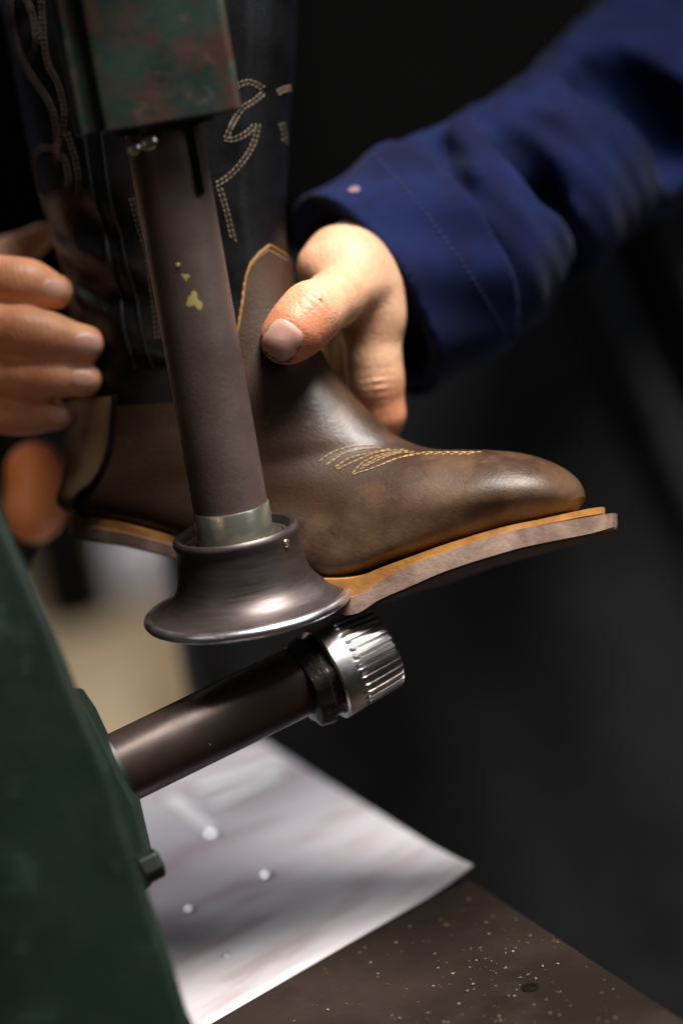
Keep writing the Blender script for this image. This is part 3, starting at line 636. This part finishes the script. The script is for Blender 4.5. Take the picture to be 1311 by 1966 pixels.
# ------------------------------------------------------------ person
AP = P(1000, 1000, 1.66)
BX, BY = 0.135, 1.66      # body centre on the floor plan
per = thing('person', (BX, BY, 0), 'worker in a dark apron and blue cotton shirt holding the boot with both hands', 'person')
def seg(a, b_, ra=None, rb=None):
    """two joints given as (px, py, depth, radius px) -> cone arguments in metres"""
    return (P(*a[:3]), P(*b_[:3]), pxr(a[3], a[2]), pxr(b_[3], b_[2]))
def chain(pts): return [seg(a, b_) for a, b_ in zip(pts, pts[1:])]
def union(p, prims, k):
    d = None
    for a in prims:
        q = cone(p, *a); d = q if d is None else smin(d, q, k)
    return d
def hand_right(p):
    palm = union(p, chain([(668, 520, 1.277, 70), (702, 565, 1.287, 62), (714, 615, 1.285, 56)]) + chain([(676, 520, 1.29, 72), (706, 500, 1.31, 62), (800, 470, 1.345, 70), (920, 400, 1.39, 86)]) + chain([(690, 490, 1.32, 70), (680, 590, 1.345, 54)]) + chain([(612, 510, 1.275, 38), (640, 490, 1.285, 46)]), 0.014)
    th = union(p, chain([(549, 650, 1.222, 50), (570, 630, 1.2225, 55), (598, 600, 1.227, 57), (640, 574, 1.246, 52), (690, 545, 1.270, 50)]), 0.006)
    ix = union(p, chain([(714, 610, 1.285, 57), (716, 690, 1.286, 51), (722, 735, 1.288, 50), (735, 795, 1.292, 40), (722, 850, 1.305, 35), (690, 900, 1.318, 32)]), 0.006)
    d = smin(smin(palm, th, 0.011), ix, 0.008)
    for (a, b_, rad, per_, amp) in ((P(560, 640, 1.21), P(604, 592, 1.21), 0.0075, 0.0036, 0.0008), (P(716, 690, 1.27), P(722, 750, 1.27), 0.008, 0.004, 0.0007)):
        m_ = P(607, 578, 1.213) if rad == 0.0075 else P(725, 735, 1.274)
        ax_ = (b_ - a) / np.linalg.norm(b_ - a); q_ = p - m_.astype(np.float32)
        d = d + amp * np.exp(-(np.linalg.norm(q_, axis=1) / rad) ** 2) * np.sin((q_ @ ax_) * 2 * math.pi / per_ + 25 * (q_ @ np.cross(ax_, F)))
    for c in ([(700, 560, 1.325, 54), (690, 680, 1.338, 46), (665, 780, 1.345, 40), (600, 850, 1.348, 34)], [(680, 520, 1.34, 52), (650, 640, 1.356, 44), (600, 740, 1.356, 38), (540, 800, 1.352, 34)], [(660, 490, 1.35, 46), (610, 590, 1.362, 38), (560, 660, 1.36, 34), (500, 700, 1.354, 30)]):
        d = smin(d, union(p, chain(c), 0.005), 0.004)
    # crease where the thumb folds, knuckle on the index finger
    for (x, y, z, r, dep) in ((628, 652, 1.238, 9, .5), (690, 735, 1.262, 7, .3)):
        pass
    return d
def hand_left(p):
    d = union(p, chain([(-230, 560, 1.33, 105), (-130, 640, 1.33, 95)]) + chain([(-230, 700, 1.33, 90), (-110, 730, 1.32, 70)]) + chain([(-520, 560, 1.40, 100), (-230, 620, 1.34, 90)]), 0.03)
    for c in ([(-110, 512, 1.29, 50), (30, 543, 1.282, 45), (60, 548, 1.282, 44), (108, 560, 1.284, 34)],
              [(-110, 610, 1.28, 50), (50, 642, 1.272, 47), (90, 648, 1.273, 46), (168, 660, 1.277, 36)],
              [(-110, 700, 1.28, 46), (50, 722, 1.275, 42), (85, 724, 1.276, 41), (164, 730, 1.28, 34)],
              [(-110, 780, 1.29, 42), (20, 795, 1.285, 36), (55, 796, 1.286, 35), (112, 798, 1.289, 29)]):
        d = smin(d, union(p, chain(c), 0.006), 0.0035)
    return smin(d, union(p, chain([(-120, 560, 1.37, 60), (20, 495, 1.385, 40), (82, 452, 1.39, 26)]), 0.006), 0.006)
Vs, Qs, off_ = [], [], 0
def cambox(x0, y0, x1, y1, d0, d1):
    c = np.array([P(x, y, d) for x in (x0, x1) for y in (y0, y1) for d in (d0, d1)]); return c.min(0), c.max(0)
def add_sdf(fn, lo, hi, h):
    global off_
    V, Q = nets(fn, lo, hi, h); Vs.append(V); Qs.append(Q + off_); off_ += len(V)
add_sdf(hand_right, *cambox(470, 340, 900, 960, 1.19, 1.43), 0.0013)
add_sdf(hand_left, *cambox(-330, 380, 230, 860, 1.23, 1.45), 0.002)
def head(p):
    c = np.array([BX, BY + 0.02, 1.62]); I = np.eye(3)
    d = ell(p, c, I, (0.076, 0.095, 0.11)); d = smin(d, ell(p, c + [0, -0.035, -0.06], I, (0.055, 0.06, 0.065)), 0.03)
    d = smin(d, cone(p, c + [0, 0.02, -0.09], c + [0, 0.03, -0.22], 0.058, 0.064), 0.03)
    d = smin(d, cone(p, c + [0, -0.093, 0.01], c + [0, -0.112, -0.028], 0.009, 0.014), 0.01)
    d = smin(d, cone(p, c + [-0.02, -0.088, -0.062], c + [0.02, -0.088, -0.062], 0.007, 0.007), 0.006)
    for s in (-1, 1):
        d = smin(d, ell(p, c + [s * 0.078, 0.01, -0.005], I, (0.009, 0.018, 0.032)), 0.006)
        d = smin(d, cone(p, c + [s * 0.015, -0.088, 0.025], c + [s * 0.048, -0.078, 0.025], 0.009, 0.008), 0.01)
    return d
add_sdf(head, (BX - 0.12, BY - 0.15, 1.36), (BX + 0.12, BY + 0.15, 1.76), 0.005)
def arms(p):
    e1 = P(1500, -120, 1.60); d = None
    for a in ((P(760, 475, 1.33), P(1010, 368, 1.43), .024, .016), (P(1010, 368, 1.43), P(1210, 225, 1.515), .016, .015), (P(1210, 225, 1.515), e1, .015, .025), (e1, (BX + .19, BY + .02, 1.36), .045, .05), (P(-300, 610, 1.35), P(-700, 350, 1.55), .026, .04),
              (P(-700, 350, 1.55), (BX - .19, BY + .02, 1.36), .04, .05), ((BX - .18, BY + .02, 1.36), (BX + .18, BY + .02, 1.36), .05, .05), ((BX, BY + .02, 1.36), (BX, BY + .05, 1.46), .05, .05), ((BX, BY + .02, 1.36), (BX, BY + .02, .95), .08, .08)):
        q = cone(p, *a); d = q if d is None else smin(d, q, .01)
    return d
add_sdf(arms, (-0.75, 0.9, 0.84), (0.75, 1.95, 1.55), 0.009)
body = npmesh('body', np.concatenate(Vs), np.concatenate(Qs), MT['skin'], per, 2)
body['label'] = 'pale working hands, a thumb on the ankle of the boot and fingers round its shaft'
def hair(p):
    c = np.array([BX, BY + 0.02, 1.62]); I = np.eye(3); d = ell(p, c + [0, 0.012, 0.018], I, (0.083, 0.098, 0.108))
    cutp = (p[:, 1] - (c[1] - 0.055)) * -0.8 - (p[:, 2] - (c[2] + 0.045)) * 0.9
    return np.maximum(d, cutp)
V, Q = nets(hair, (BX - 0.12, BY - 0.15, 1.46), (BX + 0.12, BY + 0.17, 1.78), 0.006); npmesh('hair', V, Q, MT['dark_post'], per)
# nails
trh = bvh(body)
patch(trh, 538, 658, 39, 38, 125, MT['dirt'], 'nail_rim', body, th=0.0003, lift=0.0002, shape=3.4)
patch(trh, 542, 652, 36, 34, 125, MT['nail'], 'fingernail', body, th=0.0007, lift=0.0003, shape=3.6, dome=0.0004)
for (x, y, a, b_) in ((104, 556, 24, 20), (168, 660, 27, 21), (160, 727, 24, 18), (112, 795, 20, 15)):
    patch(trh, x, y, a, b_, 5, MT['nail_dim'], 'fingernail', body, th=0.0004, lift=0.0001, shape=2.6)
# shirt: torso, upper arms and both sleeves in one garment
c0, c1, c2, c3, c4 = (650, 604, 1.335, 222), (860, 470, 1.36, 204), (1010, 368, 1.41, 184), (1210, 225, 1.49, 186), (1500, -120, 1.60, 220)
SH_R = P(1900, -700, 1.72); 
slv = chain([c0, c1, c2, c3, c4])
axS = slv[0][1] - slv[0][0]; axS /= np.linalg.norm(axS)
cutP = P(700, 573, 1.34)
folds = [chain([(1000, 150, 1.402, 14), (1055, 222, 1.362, 16), (1145, 332, 1.398, 17), (1225, 385, 1.445, 17), (1330, 300, 1.456, 16)]), chain([(880, 235, 1.334, 16), (918, 330, 1.312, 17), (950, 450, 1.322, 24), (1040, 600, 1.38, 15)]), chain([(1100, 90, 1.45, 20), (1230, 180, 1.42, 22), (1320, 160, 1.44, 22)])]
grooves = [chain([(1170, 150, 1.415, 85), (1290, 265, 1.435, 80)]), chain([(900, 150, 1.40, 50), (1010, 60, 1.42, 60)]), chain([(965, 225, 1.345, 34), (1020, 360, 1.345, 56), (1080, 515, 1.388, 46)]), chain([(850, 290, 1.325, 14), (900, 420, 1.29, 16), (950, 600, 1.33, 14)])]
def sleeve_core(p, dr=0.0):
    d = None
    for a in slv + [(slv[-1][1], P(1750, -500, 1.70), slv[-1][3], 0.075)]:
        q = cone(p, a[0], a[1], a[2] + dr, a[3] + dr); d = q if d is None else smin(d, q, 0.02)
    return d
def sleeve_out(p):
    d = sleeve_core(p)
    for f in folds: d = smin(d, union(p, f, 0.004), 0.012)
    for g in grooves: d = -smin(-d, union(p, g, 0.004), 0.014)
    w = p @ axS.astype(np.float32)
    d = d + 0.0006 * np.sin(w * 130 + (p @ RT.astype(np.float32)) * 60) + 0.0005 * np.sin(w * 260 + (p @ UP.astype(np.float32)) * 130)
    return d
def sleeve(p):
    d = sleeve_out(p); cut = -((p - cutP) @ axS) + 0.002
    inner = -(sleeve_core(p, -0.012)); lim = (p - P(760, 535, 1.35)) @ axS
    d = np.maximum(d, np.where(lim < 0.0, inner, -1)) 
    return np.maximum(d, cut)
shirt = thing('shirt', (BX, BY, 1.0), None, None); del_ = shirt
lo, hi = cambox(540, -150, 1420, 860, 1.24, 1.68)
V, Q = nets(sleeve, lo, hi, 0.003)
bpy.data.objects.remove(shirt)
V1, Q1 = V, Q
def torso(p):
    z = np.clip(p[:, 2], 0.85, 1.40); q = p.copy()
    cx = BX; d = None
    for (x, y, za, zb, ra, rb) in ((-0.10, 0.02, 0.9, 1.34, 0.112, 0.115), (0.10, 0.02, 0.9, 1.34, 0.112, 0.115), (0.0, 0.0, 0.9, 1.34, 0.118, 0.118)):
        c = cone(p, (BX + x, BY + y, za), (BX + x, BY + y, zb), ra, rb); d = c if d is None else smin(d, c, 0.05)
    for s in (-1, 1): d = smin(d, cone(p, (BX, BY + 0.03, 1.40), (BX + s * 0.19, BY + 0.02, 1.37), 0.075, 0.07), 0.05)
    # arms
    e1 = slv[-1][1]; d = smin(d, cone(p, (BX + 0.20, BY + 0.02, 1.36), e1, 0.07, slv[-1][3] * 0.9), 0.03)
    e2 = P(-700, 350, 1.55); w2 = P(-380, 590, 1.38)
    d = smin(d, cone(p, (BX - 0.20, BY + 0.02, 1.36), e2, 0.07, 0.06), 0.03); d = smin(d, cone(p, e2, w2, 0.06, 0.045), 0.03)
    return np.maximum(d, 0.86 - p[:, 2]) + 0.002 * np.sin(p[:, 0] * 40 + p[:, 2] * 12)
V2, Q2 = nets(torso, (-0.75, 0.9, 0.84), (0.75, 1.95, 1.52), 0.009)
shirt = npmesh('shirt', np.concatenate([V1, V2]), np.concatenate([Q1, Q2 + len(V1)]), MT['blue'], per, 2)
def cuff(p):
    d = sleeve_core(p, 0.0025); w = (p - cutP) @ axS
    d = d + 0.0012 * np.sin((p @ UP.astype(np.float32)) * 160)
    return np.maximum(np.maximum(d, -sleeve_core(p, -0.0035)), np.maximum(-w, w - 0.058))
lo, hi = cambox(520, 250, 1020, 820, 1.24, 1.50)
V, Q = nets(cuff, lo, hi, 0.0022); cf = npmesh('cuff', V, Q, MT['blue'], shirt, 1)
trc = bvh(cf)
for off in (0.053, 0.0065):
    mb = MB()
    tp = []
    for k in range(70):
        # stitch line: walk across the near side of the cuff
        t = k / 69; base_ = cutP + axS * off
        a0 = P(565, 390, 1.34) - P(700, 573, 1.34); x = base_ + a0 * (1 - 2 * t) - F * 0.2
        h_ = trc.ray_cast(Vector(x), Vector(F))
        if h_[0] is not None: tp.append(np.array(h_[0]) + np.array(h_[1]) * 0.0003)
    for k in range(0, len(tp) - 1, 2): mb.add(*tube([tp[k], tp[k + 1]], 0.0004, 6))
    mb.build('seam', MT['dark_blue'], shirt)
p_, n_ = cast(trc, 680, 366)
if p_ is not None: mesh('button', *lathe(p_, n_, [(-0.001, 0.0032), (0.0012, 0.0032), (0.0016, 0.0026), (0.0012, 0.0018)], 24), mat('pink_button', (0.22, 0.13, 0.15), None, 0.4), shirt)
# apron, skirt part with hanging folds, and bib
def qof(px, py): w = P(px, py, 1.53); return (w[0] - BX) + 0.28 * (w[2] - 0.9)
QA, QB, QC = qof(1165, 620), qof(1285, 480), qof(1235, 560); print('Q', QA, QB, QC)
def apron(p):
    d = None
    for (x, ra) in ((-0.13, 0.125), (0.0, 0.145), (0.13, 0.13)):
        c = cone(p, (BX + x * 1.05, BY + 0.01, 0.42), (BX + x, BY + 0.01, 1.00), ra + 0.02, ra); d = c if d is None else smin(d, c, 0.06)
    q = (p[:, 0] - BX) + 0.28 * (p[:, 2] - 0.9)
    f_ = np.clip((p[:, 2] - 0.72) / 0.2, 0, 1)
    d = d - f_ * (0.016 * np.exp(-((q - QA) / 0.014) ** 2) + 0.018 * np.exp(-((q - QB) / 0.012) ** 2)) + 0.010 * f_ * np.exp(-((q - QC) / 0.010) ** 2) - 0.003 * np.sin(q * 50) * np.sin(p[:, 2] * 5 + 1)
    return np.maximum(np.maximum(d, 0.40 - p[:, 2]), p[:, 2] - 1.08)
V, Q = nets(apron, (BX - 0.34, BY - 0.28, 0.38), (BX + 0.36, BY + 0.22, 1.10), 0.006)
npmesh('apron', V, Q, MT['apron'], per, 2)
def bib(p):
    d = cone(p, (BX - 0.04, BY, 1.02), (BX - 0.04, BY, 1.30), 0.134, 0.128)
    d = smin(d, cone(p, (BX + 0.08, BY, 1.02), (BX + 0.06, BY, 1.30), 0.130, 0.124), 0.05)
    d = smin(d, cone(p, (BX - 0.12, BY + 0.01, 1.02), (BX - 0.12, BY, 1.30), 0.126, 0.122), 0.05)
    return np.maximum(np.maximum(d, p[:, 1] - BY + 0.02), np.maximum(1.06 - p[:, 2], p[:, 2] - 1.36))
V, Q = nets(bib, (BX - 0.34, BY - 0.20, 1.04), (BX + 0.30, BY + 0.05, 1.38), 0.006)
npmesh('bib', V, Q, MT['black_cloth'], per, 2)
def trousers(p):
    d = None
    for s in (-1, 1):
        c = smin(cone(p, (BX + s * 0.10, BY + 0.02, 0.80), (BX + s * 0.11, BY + 0.02, 0.45), 0.09, 0.075), cone(p, (BX + s * 0.11, BY + 0.02, 0.45), (BX + s * 0.12, BY + 0.04, 0.12), 0.075, 0.06), 0.02)
        d = c if d is None else smin(d, c, 0.02)
    return np.maximum(d, 0.05 - p[:, 2])
V, Q = nets(trousers, (BX - 0.25, BY - 0.15, 0.03), (BX + 0.25, BY + 0.2, 0.92), 0.009); npmesh('trousers', V, Q, MT['black_cloth'], per, 2)
for s in (-1, 1):
    def shoe(p, s=s):
        d = smin(cone(p, (BX + s * 0.12, BY + 0.06, 0.045), (BX + s * 0.14, BY - 0.13, 0.035), 0.042, 0.036), cone(p, (BX + s * 0.12, BY + 0.05, 0.05), (BX + s * 0.12, BY + 0.05, 0.10), 0.045, 0.045), 0.02)
        return np.maximum(d, 0.002 - p[:, 2])
    V, Q = nets(shoe, (BX + s * 0.13 - 0.08, BY - 0.2, 0), (BX + s * 0.13 + 0.08, BY + 0.14, 0.17), 0.006); npmesh('shoe', V, Q, MT['dark_post'], per, 1)

# ------------------------------------------------------------ blurred workshop behind
def floorP(px, py):
    q = P(px, py, 1) - CAM; return CAM + q * (-CAM[2] / q[2])
c = floorP(150, 1190); ck = thing('waste_bin', c, 'black upright bin standing on the pale floor below the boot heel', 'bin')
mesh('drum', *lathe(c, MU, [(0, 0.066), (0.01, 0.072), (0.42, 0.078), (0.43, 0.06)], 24), MT['dark_post'], ck)
mesh('lid', *lathe(c + MU * 0.431, MU, [(0, 0.081), (0.02, 0.081), (0.03, 0.04)], 24), MT['dark_post'], ck)
c = floorP(290, 1105); cb = thing('crate', c, 'pale bluish crate on the floor behind the flanged roller', 'crate')
d_ = 3.6
cc = P(305, 1070, 3.9); 
box('crate_body', (cc[0], cc[1], cc[2]), np.eye(3), (0.075, 0.06, 0.045), MT['pale_blue'], cb, 0.006)
box('stand', (cc[0], cc[1], (cc[2] - 0.047) / 2), np.eye(3), (0.06, 0.05, (cc[2] - 0.047) / 2), MT['floor'], cb)
